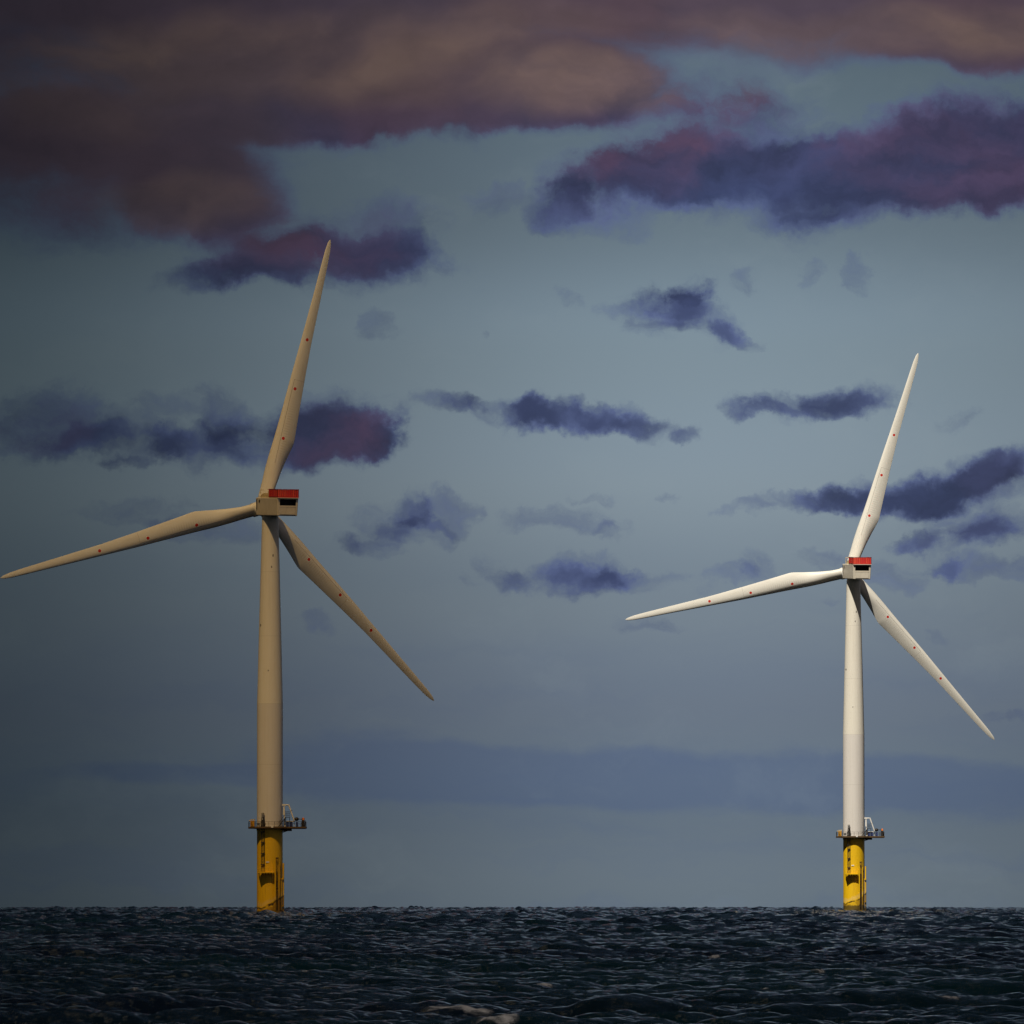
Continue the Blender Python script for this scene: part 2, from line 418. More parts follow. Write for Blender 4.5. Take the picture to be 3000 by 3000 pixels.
def paint_yellow():
    m, g, b = material('yellow_paint', (0.80, 0.485, 0.006), 0.45)
    P = g.n('ShaderNodeTexCoord').outputs['Object']
    x, y, z = g.sep(P)
    rnd = g.n('ShaderNodeObjectInfo').outputs['Random']
    S = g.vm('ADD', P, g.xyz(0.0, 0.0, g.m('MULTIPLY', rnd, 40.0)))
    c = g.mix(g.sstep(g.noise(g.vm('MULTIPLY', S, (1, 1, 0.15)), 1.4, 5, 0.65), 0.46, 0.8, 0, 0.35), (0.80, 0.485, 0.006), (0.5, 0.24, 0.01))
    wob = g.m('MULTIPLY', g.m('SUBTRACT', g.noise(S, 0.55, 5, 0.6), 0.5), 2.2)
    sweep = g.m('MULTIPLY', g.m('POWER', g.m('MAXIMUM', g.m('ADD', x, 2.6), 0.0), 1.7), 0.14)
    zz = g.m('SUBTRACT', g.m('ADD', z, wob), sweep)
    salt = g.m('MULTIPLY', g.sstep(zz, 2.0, 2.6), g.sstep(zz, 3.8, 2.8))
    c = g.mix(g.m('MULTIPLY', salt, 0.22), c, (0.72, 0.62, 0.42))
    part = g.sstep(g.m('ADD', g.noise(S, 0.22, 3, 0.5), g.m('MULTIPLY', x, 0.03)), 0.42, 0.52, 0.15, 0.75)
    c = g.mix(g.sstep(zz, 1.75, 1.6, 0.0, part), c, (0.20, 0.10, 0.012))
    edge = g.m('MULTIPLY', g.sstep(zz, 1.45, 1.62), g.sstep(zz, 2.05, 1.85))
    edge = g.m('MULTIPLY', edge, g.sstep(g.noise(S, 0.5, 3, 0.5), 0.40, 0.52))
    c = g.mix(g.m('MULTIPLY', edge, 0.93), c, (0.012, 0.012, 0.01))
    run = g.m('MULTIPLY', g.sstep(g.noise(g.vm('MULTIPLY', S, (1.6, 1.6, 0.06)), 1.2, 4, 0.6), 0.56, 0.72), g.sstep(z, 15.0, 9.0))
    c = g.mix(g.m('MULTIPLY', run, 0.5), c, (0.22, 0.085, 0.012))
    grow = g.sstep(g.m('ADD', z, g.m('MULTIPLY', wob, 0.9)), 1.3, 0.7)
    c = g.mix(g.m('MULTIPLY', grow, 0.85), c, (0.035, 0.028, 0.012))
    g.put(b.inputs['Base Color'], c)
    return m
def paint_nacelle():
    m, g, b = material('nacelle_paint', (0.62, 0.57, 0.47), 0.5)
    P = g.n('ShaderNodeTexCoord').outputs['Object']
    c = g.mix(g.sstep(g.noise(g.vm('MULTIPLY', P, (1, 1, 0.4)), 1.1, 5, 0.62), 0.42, 0.75, 0, 0.30), (0.66, 0.60, 0.50), (0.40, 0.34, 0.25))
    g.put(b.inputs['Base Color'], c)
    return m
def paint_red():
    m, g, b = material('red_fence_paint', (0.8, 0.08, 0.03), 0.5)
    P = g.n('ShaderNodeTexCoord').outputs['Object']
    x, y, z = g.sep(P)
    cell = g.m('FLOOR', g.m('MULTIPLY', g.m('ADD', x, y), 1.6))
    wn = g.n('ShaderNodeTexWhiteNoise', noise_dimensions='1D')
    g.put(wn.inputs['W'], cell)
    c = g.mix(wn.outputs[0], (0.68, 0.034, 0.032), (0.88, 0.11, 0.055))
    g.put(b.inputs['Base Color'], c)
    return m
M = {'redfence': paint_red(), 'tower': paint_tower(), 'blade': paint_blade(), 'yellow': paint_yellow(), 'nacelle': paint_nacelle()}
for k, c, r, mt, gr in (('red', (0.72, 0.05, 0.025), 0.5, 0, 0.35), ('redpost', (0.42, 0.022, 0.016), 0.5, 0, 0.2), ('dark', (0.022, 0.018, 0.016), 0.6, 0, 0.3), ('black', (0.004, 0.004, 0.004), 0.7, 0, 0),
                        ('rust', (0.085, 0.045, 0.010), 0.7, 0, 0.7), ('white', (0.80, 0.78, 0.74), 0.4, 0, 0.2), ('steel', (0.30, 0.29, 0.27), 0.45, 0.6, 0.3),
                        ('blue', (0.025, 0.05, 0.22), 0.5, 0, 0.3), ('orange', (0.75, 0.22, 0.05), 0.5, 0, 0.2), ('cream', (0.62, 0.50, 0.27), 0.5, 0, 0.4),
                        ('cabinet', (0.62, 0.30, 0.01), 0.5, 0, 0.4)):
    M[k] = material(k + '_finish', c, r, mt, gr, 1.5)[0]

# ----------------------------------------------------------------- wind turbine
HUB_Z, AHEAD, TILT = 116.74, 6.5, 6.0
def blade_mesh():
    st = [(1.6, -1.90, 1.90), (3.5, -1.90, 1.90), (6.5, -1.92, 1.92), (10.5, -2.05, 2.45), (15.4, -2.05, 3.28), (18.5, -1.95, 3.90), (20.2, -1.9, 4.18), (21.2, -1.87, 4.17),
          (25, -1.8, 3.82), (30, -1.75, 3.40), (39, -1.65, 2.68), (49.6, -1.4, 1.95), (63, -1.1, 1.42), (73, -0.93, 1.02), (77, -0.82, 0.78), (79.2, -0.58, 0.45), (80.0, -0.32, 0.2), (80.35, -0.06, 0.03)]
    rs = np.array([s[0] for s in st])
    rr = sorted(set(list(np.linspace(1.6, 77, 70)) + [20.2, 21.2, 78.2, 79.2, 79.7, 80.0, 80.2, 80.35]))
    N = 36
    vs, fs = [], []
    for r in rr:
        le, te = np.interp(r, rs, [s[1] for s in st]), np.interp(r, rs, [s[2] for s in st])
        tw = R(np.interp(r, [0, 12, 20, 40, 60, 80], [10, 10, 7, 3, 1, 0]))
        th = np.interp(r, [0, 6.5, 10.5, 15.4, 20, 30, 50, 80], [1.0, 1.0, 0.82, 0.55, 0.40, 0.29, 0.22, 0.17])
        bl = np.clip((r - 6.5) / 9.0, 0, 1); bl = bl * bl * (3 - 2 * bl)
        ch = te - le
        yo = 5.05 * (0.5 * r / 80.3 + 0.5 * (r / 80.3) ** 2)
        for i in range(N):
            a = 2 * math.pi * i / N
            xc = 0.5 * (1 - math.cos(a))
            ell = 0.5 * abs(math.sin(a))
            na = 5 * (0.2969 * math.sqrt(xc) - 0.126 * xc - 0.3516 * xc ** 2 + 0.2843 * xc ** 3 - 0.1036 * xc ** 4)
            t = (ell * (1 - bl) + na * bl) * th * ch
            sgn = -1 if a < math.pi else 1
            camber = -0.14 * bl * ch * xc * (1 - xc)
            X, Y = le + xc * ch, sgn * t * (1.0 if sgn < 0 else 0.85) + camber
            vs.append((X * math.cos(tw) - Y * -math.sin(tw) * -1, Y * math.cos(tw) - X * math.sin(tw) + yo, r))
    n = len(rr)
    for k in range(n - 1):
        for i in range(N):
            fs.append((k * N + i, k * N + (i + 1) % N, (k + 1) * N + (i + 1) % N, (k + 1) * N + i))
    b = MB()
    b.add(vs, fs, True)
    b.add(vs[:N], [tuple(reversed(range(N)))], False)
    b.add(vs[-N:], [tuple(range(N))], True)
    return b

DECK = [(-6.15, -2.4), (-4.3, -4.6), (-1.8, -5.4), (3.2, -5.4), (5.2, -4.3), (10.6, -4.0), (10.6, 3.4), (5.2, 4.3), (3.2, 5.4), (-1.8, 5.4), (-4.3, 4.6), (-6.15, 2.4)]
DZ = 25.1
def make_turbine():
    root = bpy.data.objects.new('wind_turbine', None)
    COL.objects.link(root)
    MB().lathe([(3.86, DZ + 0.02), (3.86, DZ + 0.35), (3.74, DZ + 0.36), (3.74, 60.5), (3.66, 63.0), (3.45, 72.0), (3.05, 88.0), (2.72, 101.0), (2.36, 114.0), (2.36, 114.6), (2.1, 114.62), (2.1, 115.3)], 72).build('tower', M['tower'], root)
    b = MB().lathe([(3.72, -9.0), (3.72, 23.9), (3.86, 23.95), (3.86, 24.3), (3.8, 24.32), (3.8, 24.5)], 72)
    b.build('transition_piece', M['yellow'], root)
    # service platform: deck, beams, rails
    b = MB().prism(DECK, DZ - 0.30, DZ)
    for (p, q) in zip(DECK, DECK[1:] + DECK[:1]):
        b.tube((p[0] * .985, p[1] * .985, DZ - 0.42), (q[0] * .985, q[1] * .985, DZ - 0.42), 0.16, n=6)
    for a in range(0, 360, 30):
        c, s = math.cos(R(a)), math.sin(R(a))
        b.tube((3.7 * c, 3.7 * s, DZ - 0.55), (5.2 * c, 5.2 * s, DZ - 0.45), 0.14, n=6)
    plat = b.build('service_platform', M['rust'], root)
    b = MB()
    b.box((5.0, -1.5, DZ - 0.95), (2.6, 0.5, 0.62)); b.box((5.0, 1.5, DZ - 0.95), (2.6, 0.5, 0.62))
    b.box((7.2, 0, DZ - 0.52), (6.4, 0.4, 0.3)); b.tube((3.6, -1.5, DZ - 1.6), (6.1, -1.5, DZ - 0.8), 0.14); b.tube((3.6, 1.5, DZ - 1.6), (6.1, 1.5, DZ - 0.8), 0.14)
    b.build('support_beam', M['rust'], plat)
    b = MB()
    for (p, q) in zip(DECK, DECK[1:] + DECK[:1]):
        L = math.dist(p, q); k = max(1, round(L / 1.45))
        P0, P1 = Vector((p[0] * .98, p[1] * .98, DZ)), Vector((q[0] * .98, q[1] * .98, DZ))
        for i in range(k):
            a = P0.lerp(P1, i / k)
            b.tube(a, a + Vector((0, 0, 1.45)), 0.055, n=6)
        for h in (0.5, 0.98, 1.45):
            b.tube(P0 + Vector((0, 0, h)), P1 + Vector((0, 0, h)), 0.03, n=5)
    b.build('guard_rail', M['dark'], plat)
    MB().box((0.85, -5.5, DZ - 0.12), (0.62, 0.08, 0.42)).build('sign_plate', M['white'], plat)
    # ladder up the transition piece, with the gate it comes out through
    b = MB()
    for sx in (-2.32, -1.5):
        b.tube((sx, -3.72, 12.2), (sx, -3.72, DZ + 1.4), 0.085, n=6)
    z = 12.4
    while z < DZ + 1.3:
        b.tube((-2.32, -3.72, z), (-1.5, -3.72, z), 0.04, n=5); z += 0.45
    for z in (14.2, 17.4, 20.6, 23.6):
        b.box((-1.91, -3.55, z), (1.15, 0.5, 0.26))
    b.build('access_ladder', M['dark'], root)
    b = MB()
    for sx in (-2.45, -1.35):
        b.tube((sx, -3.95, DZ), (sx * 0.5 - 0.95, -3.95, DZ + 2.6), 0.12, n=6)
        b.tube((sx * 0.5 - 0.95, -3.95, DZ + 2.4), (sx * 0.5 - 0.95, -3.95, DZ + 3.9), 0.1, n=6)
        b.tube((sx, -3.95, DZ), (sx, -3.95, DZ + 1.5), 0.1, n=6)
    b.box((-1.9, -3.95, DZ + 3.85), (0.75, 0.3, 0.14)); b.box((-1.9, -3.95, DZ + 2.55), (0.85, 0.35, 0.18)); b.box((-1.9, -3.86, DZ + 1.0), (0.55, 0.2, 1.9))
    gate = b.build('ladder_gate', M['dark'], root)
    MB().box((-1.9, -4.02, DZ + 3.2), (0.5, 0.1, 0.85)).build('hatch_plate', M['steel'], gate)
    # rest platform
    b = MB().box((-1.05, -4.45, 11.9), (4.7, 2.3, 0.28))
    for i in range(6):
        b.box((-3.1 + i * 0.82, -4.5, 11.62), (0.16, 2.0, 0.28))
    for sx in (-2.9, 0.8):
        b.tube((sx, -3.2, 10.3), (sx, -5.3, 11.7), 0.12, n=6)
    rest = b.build('rest_platform', M['yellow'], root)
    b = MB()
    for i in range(7):
        x = -3.3 + i * 0.75
        b.tube((x, -5.5, 12.0), (x, -5.5, 13.2), 0.05, n=6)
    for h in (12.45, 12.85, 13.2):
        b.tube((-3.3, -5.5, h), (1.2, -5.5, h), 0.04, n=5)
    b.build('guard_rail', M['yellow'], rest)
    MB().box((-0.55, -3.80, 14.9), (0.95, 0.07, 0.34)).build('identification_plate', M['white'], root)
    # boat landing: two bumper tubes, ladder between, stubs
    land = bpy.data.objects.new('boat_landing', None)
    b = MB()
    b.tube((1.72, -4.75, -5.0), (1.72, -4.75, 14.5), 0.2, n=12)
    b.tube((2.78, -4.4, -5.0), (2.78, -4.4, 14.3), 0.15, n=12)
    for z in (1.0, 5.2, 9.4, 13.4):
        b.tube((1.72, -4.75, z), (1.55, -3.2, z), 0.12, n=8); b.tube((2.78, -4.4, z), (2.4, -2.7, z), 0.12, n=8)
    land = b.build('boat_landing', M['yellow'], root)
    b = MB()
    for sx in (1.98, 2.5):
        b.tube((sx, -4.35, -4.0), (sx, -4.35, 16.2), 0.10, n=8)
    z = -1.0
    while z < 16.0:
        b.tube((1.98, -4.35, z), (2.5, -4.35, z), 0.05, n=5); z += 0.4
    b.box((2.24, -4.0, 7.3), (0.85, 0.5, 0.3)); b.box((2.24, -4.0, 16.05), (0.85, 0.5, 0.35))
    b.build('landing_ladder', M['rust'], land)
    b = MB().tube((3.98, -2.2, -6.0), (3.98, -2.2, 14.6), 0.24, n=12)
    b.tube((3.42, -3.0, -6.0), (3.42, -3.0, 9.6), 0.17, n=10)
    for z in (2.2, 10.0):
        b.tube((3.98, -2.2, z), (3.0, -1.8, z), 0.14, n=8); b.box((3.55, -2.75, z + 0.1), (0.95, 0.4, 0.42))
    b.build('cable_tube', M['yellow'], root)
    # davit crane
    b = MB().tube((4.35, -2.6, DZ), (4.35, -2.6, DZ + 1.2), 0.34, 0.3, 12).tube((4.35, -2.6, DZ + 1.2), (4.2, -2.6, DZ + 6.1), 0.24, 0.18, 12)
    b.box((4.1, -2.6, DZ + 6.25), (1.1, 0.5, 0.5)).tube((3.95, -2.6, DZ + 3.4), (4.05, -2.6, DZ + 6.0), 0.12, n=8)
    crane = b.build('davit_crane', M['white'], root)
    MB().tube((4.1, -2.6, DZ + 6.25), (5.55, -2.6, DZ + 6.2), 0.2, n=10).tube((5.45, -2.6, DZ + 6.4), (6.2, -2.6, DZ + 4.3), 0.25, 0.22, 10).tube((6.15, -2.6, DZ + 4.4), (7.1, -2.6, DZ + 1.7), 0.22, 0.2, 10).build('boom', M['white'], crane)
    b = MB().ball((7.75, -2.6, DZ + 2.15), 0.62, sc=(1.1, 0.9, 0.9)).tube((7.4, -2.6, DZ + 2.2), (8.2, -2.6, DZ + 2.2), 0.38, n=12)
    b.build('winch', M['dark'], crane)
    MB().tube((8.2, -2.6, DZ + 2.2), (9.6, -2.6, DZ + 2.1), 0.1, n=8).tube((9.5, -2.6, DZ + 1.9), (9.6, -2.6, DZ + 2.45), 0.13, n=8).build('hook_arm', M['dark'], crane)
    MB().tube((5.9, -2.7, DZ + 4.35), (6.5, -2.7, DZ + 4.7), 0.1, n=6).build('boom_lamp', M['dark'], crane)
    # stair and cage beside the tower door
    b = MB()
    for y in (-3.6, -2.9):
        b.tube((2.6, y - 0.5, DZ), (4.6, y, DZ + 2.6), 0.12, n=6); b.tube((2.6, y - 0.5, DZ + 1.0), (4.3, y, DZ + 3.3), 0.05, n=6)
    for i in range(9):
        t = i / 8
        b.box((2.7 + 1.8 * t, -3.5 + 0.45 * t, DZ + 0.2 + 2.3 * t), (0.28, 0.8, 0.06))
    b.box((5.2, -3.2, DZ + 2.62), (1.5, 1.2, 0.12))
    for x in (4.55, 4.95, 5.35, 5.85):
        b.tube((x, -3.78, DZ + 2.6), (x, -3.78, DZ + 4.3), 0.05, n=5)
    for h in (3.2, 3.75, 4.3):
        b.tube((4.55, -3.78, DZ + h), (5.85, -3.78, DZ + h), 0.04, n=5)
    for x in (4.7, 5.8):
        b.tube((x, -3.2, DZ), (x, -3.2, DZ + 2.6), 0.08, n=6)
    b.build('access_stair', M['dark'], root)
    # equipment on deck
    cab = MB().box((-4.95, -2.3, DZ + 0.85), (1.15, 1.1, 1.7)).build('equipment_cabinet', M['cabinet'], root, 0.06)
    MB().box((-5.0, -2.3, DZ + 1.98), (1.0, 1.0, 0.3)).tube((-5.6, -2.3, DZ + 1.6), (-5.95, -2.3, DZ + 1.75), 0.16, n=8).tube((-4.4, -2.3, DZ + 1.5), (-4.3, -2.3, DZ + 2.3), 0.09, n=6).build('lamp_head', M['cream'], cab)
    b = MB().box((-3.2, -3.9, DZ + 0.62), (0.9, 0.5, 0.6)); b.box((-3.2, -3.9, DZ + 0.98), (1.0, 0.6, 0.1))
    for x in (-3.5, -2.9):
        b.tube((x, -3.9, DZ), (x, -3.9, DZ + 0.4), 0.06, n=6)
    b.build('winch_box', M['steel'], root)
    for x, w_, mat in ((5.2, 0.75, 'blue'), (6.15, 0.8, 'blue'), (7.9, 0.55, 'blue')):
        b = MB().box((x, -2.3, DZ + 0.62), (w_, 0.9, 1.2)); b.box((x, -2.3, DZ + 1.28), (w_ + 0.1, 1.0, 0.08)); b.box((x, -2.78, DZ + 0.62), (w_ * .7, 0.05, 0.9))
        b.build('storage_locker', M[mat], root)
    b = MB().box((6.0, -1.4, DZ + 1.5), (2.4, 0.9, 0.34))
    for x in (4.95, 7.05):
        b.tube((x, -1.4, DZ), (x, -1.4, DZ + 1.4), 0.09, n=6)
    b.build('transformer_cover', M['white'], root)
    b = MB().box((9.75, -3.4, DZ + 0.95), (0.7, 0.8, 1.9)); b.tube((9.35, -3.6, DZ), (9.35, -3.6, DZ + 2.6), 0.07, n=6); b.tube((10.15, -3.4, DZ), (10.3, -3.4, DZ + 1.8), 0.08, n=6)
    post = b.build('navigation_light', M['dark'], root)
    MB().tube((9.75, -3.4, DZ + 1.9), (9.75, -3.4, DZ + 2.35), 0.42, 0.36, 12).ball((9.75, -3.4, DZ + 2.38), 0.34, sc=(1, 1, 0.6)).build('lamp', M['orange'], post)

    # nacelle, turned into the wind
    W, Y0, Y1, ZB, ZT = 3.25, -14.5, 3.5, -1.95, 3.25
    b = MB()
    xb = W - 0.22
    vs = [(-xb, Y0 + .15, ZB), (xb, Y0 + .15, ZB), (xb, Y1, ZB), (-xb, Y1, ZB), (-W, Y0, ZT), (W, Y0, ZT), (W, Y1, ZT), (-W, Y1, ZT)]
    bm = bmesh.new()
    V = [bm.verts.new(p) for p in vs]
    for q in [(3, 2, 1, 0), (4, 5, 6, 7), (1, 2, 6, 5), (2, 3, 7, 6), (3, 0, 4, 7)]:
        bm.faces.new([V[i] for i in q])
    # rear face with a deep opening
    ox, oz0, oz1 = 2.45, 1.05, 2.85
    def ry(zz): return Y0 + 0.15 * (ZT - zz) / (ZT - ZB)
    I = [bm.verts.new((x, ry(zz), zz)) for x, zz in ((-ox, oz0), (ox, oz0), (ox, oz1), (-ox, oz1))]
    Q = [V[0], V[1], V[5], V[4]]
    for i in range(4):
        bm.faces.new([Q[i], Q[(i + 1) % 4], I[(i + 1) % 4], I[i]])
    K = [bm.verts.new((v.co.x * .96, v.co.y + 1.9, v.co.z)) for v in I]
    dark_faces = [bm.faces.new([I[i], I[(i + 1) % 4], K[(i + 1) % 4], K[i]]) for i in range(4)] + [bm.faces.new(K)]
    for f in dark_faces:
        f.material_index = 1
    bmesh.ops.recalc_face_normals(bm, faces=bm.faces)
    eds = [e for e in bm.edges if all(v in V for v in e.verts)]
    bmesh.ops.bevel(bm, geom=eds, offset=0.28, segments=4, profile=0.5, affect='EDGES')
    me = bpy.data.meshes.new('nacelle')
    bm.to_mesh(me); bm.free()
    me.materials.append(M['nacelle']); me.materials.append(M['black'])
    nac = bpy.data.objects.new('nacelle', me)
    COL.objects.link(nac)
    nac.parent = root
    MB().box((0, -14.62, ZT - 0.02), (6.45, 0.75, 0.17)).build('roof_lip', M['nacelle'], nac)
    b = MB().box((0, -14.42, -0.45), (4.6, 0.10, 2.1)); b.box((0, -14.46, 0.72), (4.9, 0.14, 0.12))
    b.build('rear_panel', M['nacelle'], nac)
    MB().box((-3.27, 2.55, 1.3), (0.08, 0.5, 2.9)).build('side_vent', M['dark'], nac)
    MB().box((-3.28, 0.3, 2.2), (0.05, 0.75, 0.75)).build('side_hatch', M['dark'], nac)
    b = MB()
    prof = [(2.9, ZT), (2.6, ZT + 0.8), (0.9, ZT + 1.25), (-0.6, ZT + 1.3), (-0.6, ZT)]
    vs = [(sx, y, z) for sx in (-1.9, 1.9) for y, z in prof]
    n = len(prof)
    b.add(vs, [tuple(range(n)), tuple(reversed(range(n, 2 * n)))] + [(i, n + i, n + (i + 1) % n, (i + 1) % n) for i in range(n)])
    b.box((-1.2, -3.2, ZT + 0.35), (2.2, 2.6, 0.7)); b.tube((-2.4, -4.6, ZT), (-2.4, -4.6, ZT + 2.0), 0.09, n=6); b.tube((-2.4, 1.6, ZT), (-2.4, 1.6, ZT + 2.2), 0.08, n=6); b.tube((-1.4, 1.6, ZT + 2.2), (-2.5, 1.6, ZT + 2.2), 0.09, n=6)
    b.build('hatch_cover', M['cream'], nac)
    # helicopter hoist platform with its red fence
    hz0, hz1, yf = ZT + 0.12, ZT + 2.45, -7.4
    b = MB().box((0, (Y0 + yf) / 2 - 0.05, hz0 + 0.06), (6.5, yf - Y0, 0.2))
    b.box((-3.25, yf + 0.5, hz1 - 0.06), (0.16, 1.2, 0.12))
    hoist = b.build('hoist_platform', M['red'], root)
    b = MB()
    X = 3.22
    loop = [(-X, yf), (-X, Y0 + 0.02), (X, Y0 + 0.02), (X, yf)]
    for (p, q) in zip(loop[:-1], loop[1:]):
        L = math.dist(p, q); k = round(L / 0.62)
        ax = p[0] == q[0]
        c = ((p[0] + q[0]) / 2, (p[1] + q[1]) / 2)
        for i in range(k + 1):
            t = i / k
            x, y = p[0] + (q[0] - p[0]) * t, p[1] + (q[1] - p[1]) * t
            b.box((x, y, (hz0 + hz1) / 2 + 0.1), (0.13, 0.13, hz1 - hz0 - 0.1))
        for i in range(k):
            t = (i + 0.5) / k
            x, y = p[0] + (q[0] - p[0]) * t, p[1] + (q[1] - p[1]) * t
            off = random.uniform(-0.03, 0.03)
            d = (0.05, L / k - 0.16, hz1 - hz0 - 0.36) if ax else (L / k - 0.16, 0.05, hz1 - hz0 - 0.36)
            b.box((x + (off if ax else 0), y + (0 if ax else off), (hz0 + hz1) / 2 + 0.08), d, 1)
        for h in (hz1, hz0 + 0.22):
            d = (0.2, L + 0.2, 0.14) if ax else (L + 0.2, 0.2, 0.14)
            b.box((c[0], c[1], h), d)
    b.build('guard_rail', [M['redpost'], M['redfence']], hoist)
    # hub and blades
    hb = MB()
    prof = [(0.3, 3.3), (1.2, 3.0), (2.1, 2.0), (2.5, 0.6), (2.5, -1.9), (2.1, -2.4), (1.9, -3.4)]
    n = 40
    vs = [(r * math.cos(2 * math.pi * i / n), y, r * math.sin(2 * math.pi * i / n)) for r, y in prof for i in range(n)]
    hb.add(vs, [(k * n + i, k * n + (i + 1) % n, (k + 1) * n + (i + 1) % n, (k + 1) * n + i) for k in range(len(prof) - 1) for i in range(n)], True)
    hb.add(vs[:n], [tuple(reversed(range(n)))])
    hb.add(vs[-n:], [tuple(range(n))])
    hb.build('hub', M['white'], root)
    bmx = blade_mesh()
    first = None
    for k in range(3):
        if first is None:
            first = bl = bmx.build('blade', M['blade'], root)
            col = MB().lathe([(2.06, 1.9), (2.06, 2.75), (1.95, 2.76), (1.95, 2.95), (2.06, 2.96), (2.06, 3.15)], 40).build('root_collar', M['white'], bl)
        else:
            bl = first.copy(); COL.objects.link(bl); bl.parent = root
            c2 = col.copy(); COL.objects.link(c2); c2.parent = bl
    return root

def children(o):
    return [c for c in bpy.data.objects if c.parent == o]
def copy_tree(o, parent=None):
    c = o.copy()
    COL.objects.link(c)
    c.parent = parent
    for ch in children(o):
        copy_tree(ch, c)
    return c
def pose(root, yaw, azim):
    """turn the nacelle, hub and rotor into the wind"""
    y, t = R(yaw), R(TILT)
    a = Vector((-math.sin(y) * math.cos(t), math.cos(y) * math.cos(t), math.sin(t)))
    r = Vector((math.cos(y), math.sin(y), 0))
    u = r.cross(a)
    hub = Vector((0, 0, HUB_Z)) + a * AHEAD
    def mat(x, yv, z, p):
        return Matrix(((x.x, yv.x, z.x, p.x), (x.y, yv.y, z.y, p.y), (x.z, yv.z, z.z, p.z), (0, 0, 0, 1)))
    t2 = R(2.8)
    a2 = Vector((-math.sin(y) * math.cos(t2), math.cos(y) * math.cos(t2), math.sin(t2)))
    k = 0
    for c in children(root):
        nm = c.name.split('.')[0]
        if nm in ('nacelle', 'hoist_platform'):
            c.matrix_basis = mat(r, a2, r.cross(a2), Vector((0, 0, HUB_Z)))
        elif nm == 'hub':
            c.matrix_basis = mat(r, a, u, hub)
        elif nm == 'blade':
            g = R(azim + 120 * k); k += 1
            span = r * math.sin(g) + u * math.cos(g)
            chord = r * math.cos(g) - u * math.sin(g)
            c.matrix_basis = mat(chord, a, span, hub)
big = make_turbine()
small = copy_tree(big)
DL, DR = 2460.0, 2975.0
big.location = (-69.77, DL, -DL * DL / (2 * EARTH))
small.location = (119.1, DR, -DR * DR / (2 * EARTH) + 1.35)
pose(big, 21.98, 14.24)
pose(small, 9.75, 17.47)
tag(big, 'larger, nearer wind turbine with shaded tan tower and blades, on the left', 'wind turbine', 'offshore wind turbines')
tag(small, 'smaller, farther wind turbine with brightly sunlit white tower and vivid red platform, on the right', 'wind turbine', 'offshore wind turbines')

# ----------------------------------------------------------------- an unseen cloud, added to dim and warm the light on the nearer turbine
def make_shade_cloud():
    me = bpy.data.meshes.new('shade_cloud')
    bm = bmesh.new()
    bmesh.ops.create_icosphere(bm, subdivisions=5, radius=1.0)
    from mathutils import noise
    for v in bm.verts:
        n = v.co.normalized()
        d = 1 + 0.20 * noise.fractal(n * 1.8 + Vector((3, 1, 7)), 0.9, 2.0, 5)
        v.co = Vector((n.x * 210 * d, n.y * 230 * d, n.z * (55 if n.z > 0 else 26) * d))
    bm.to_mesh(me); bm.free()
    m = bpy.data.materials.new('shade_cloud_volume')
    m.use_nodes = True
    nt = m.node_tree
    nt.nodes.remove(nt.nodes['Principled BSDF'])
    v = nt.nodes.new('ShaderNodeVolumePrincipled')
    v.inputs['Color'].default_value = (0.54, 0.69, 1.0, 1)  # bluish scatter, so the sunlight let through turns warm
    v.inputs['Absorption Color'].default_value = (1, 1, 1, 1)
    v.inputs['Density'].default_value = SHADE_CLOUD_D
    nt.links.new(v.outputs[0], nt.nodes['Material Output'].inputs['Volume'])
    me.materials.append(m)
    me.polygons.foreach_set('use_smooth', [True] * len(me.polygons))
    o = bpy.data.objects.new('shade_cloud', me)
    COL.objects.link(o)
    o.location = Vector((-75, DL, 85)) + sdir * 900
    o['kind'] = 'structure'
    return o
make_shade_cloud()

# ----------------------------------------------------------------- the sea
WIND = Vector((0.28, -0.96)).normalized()       # waves run with the wind, towards the camera
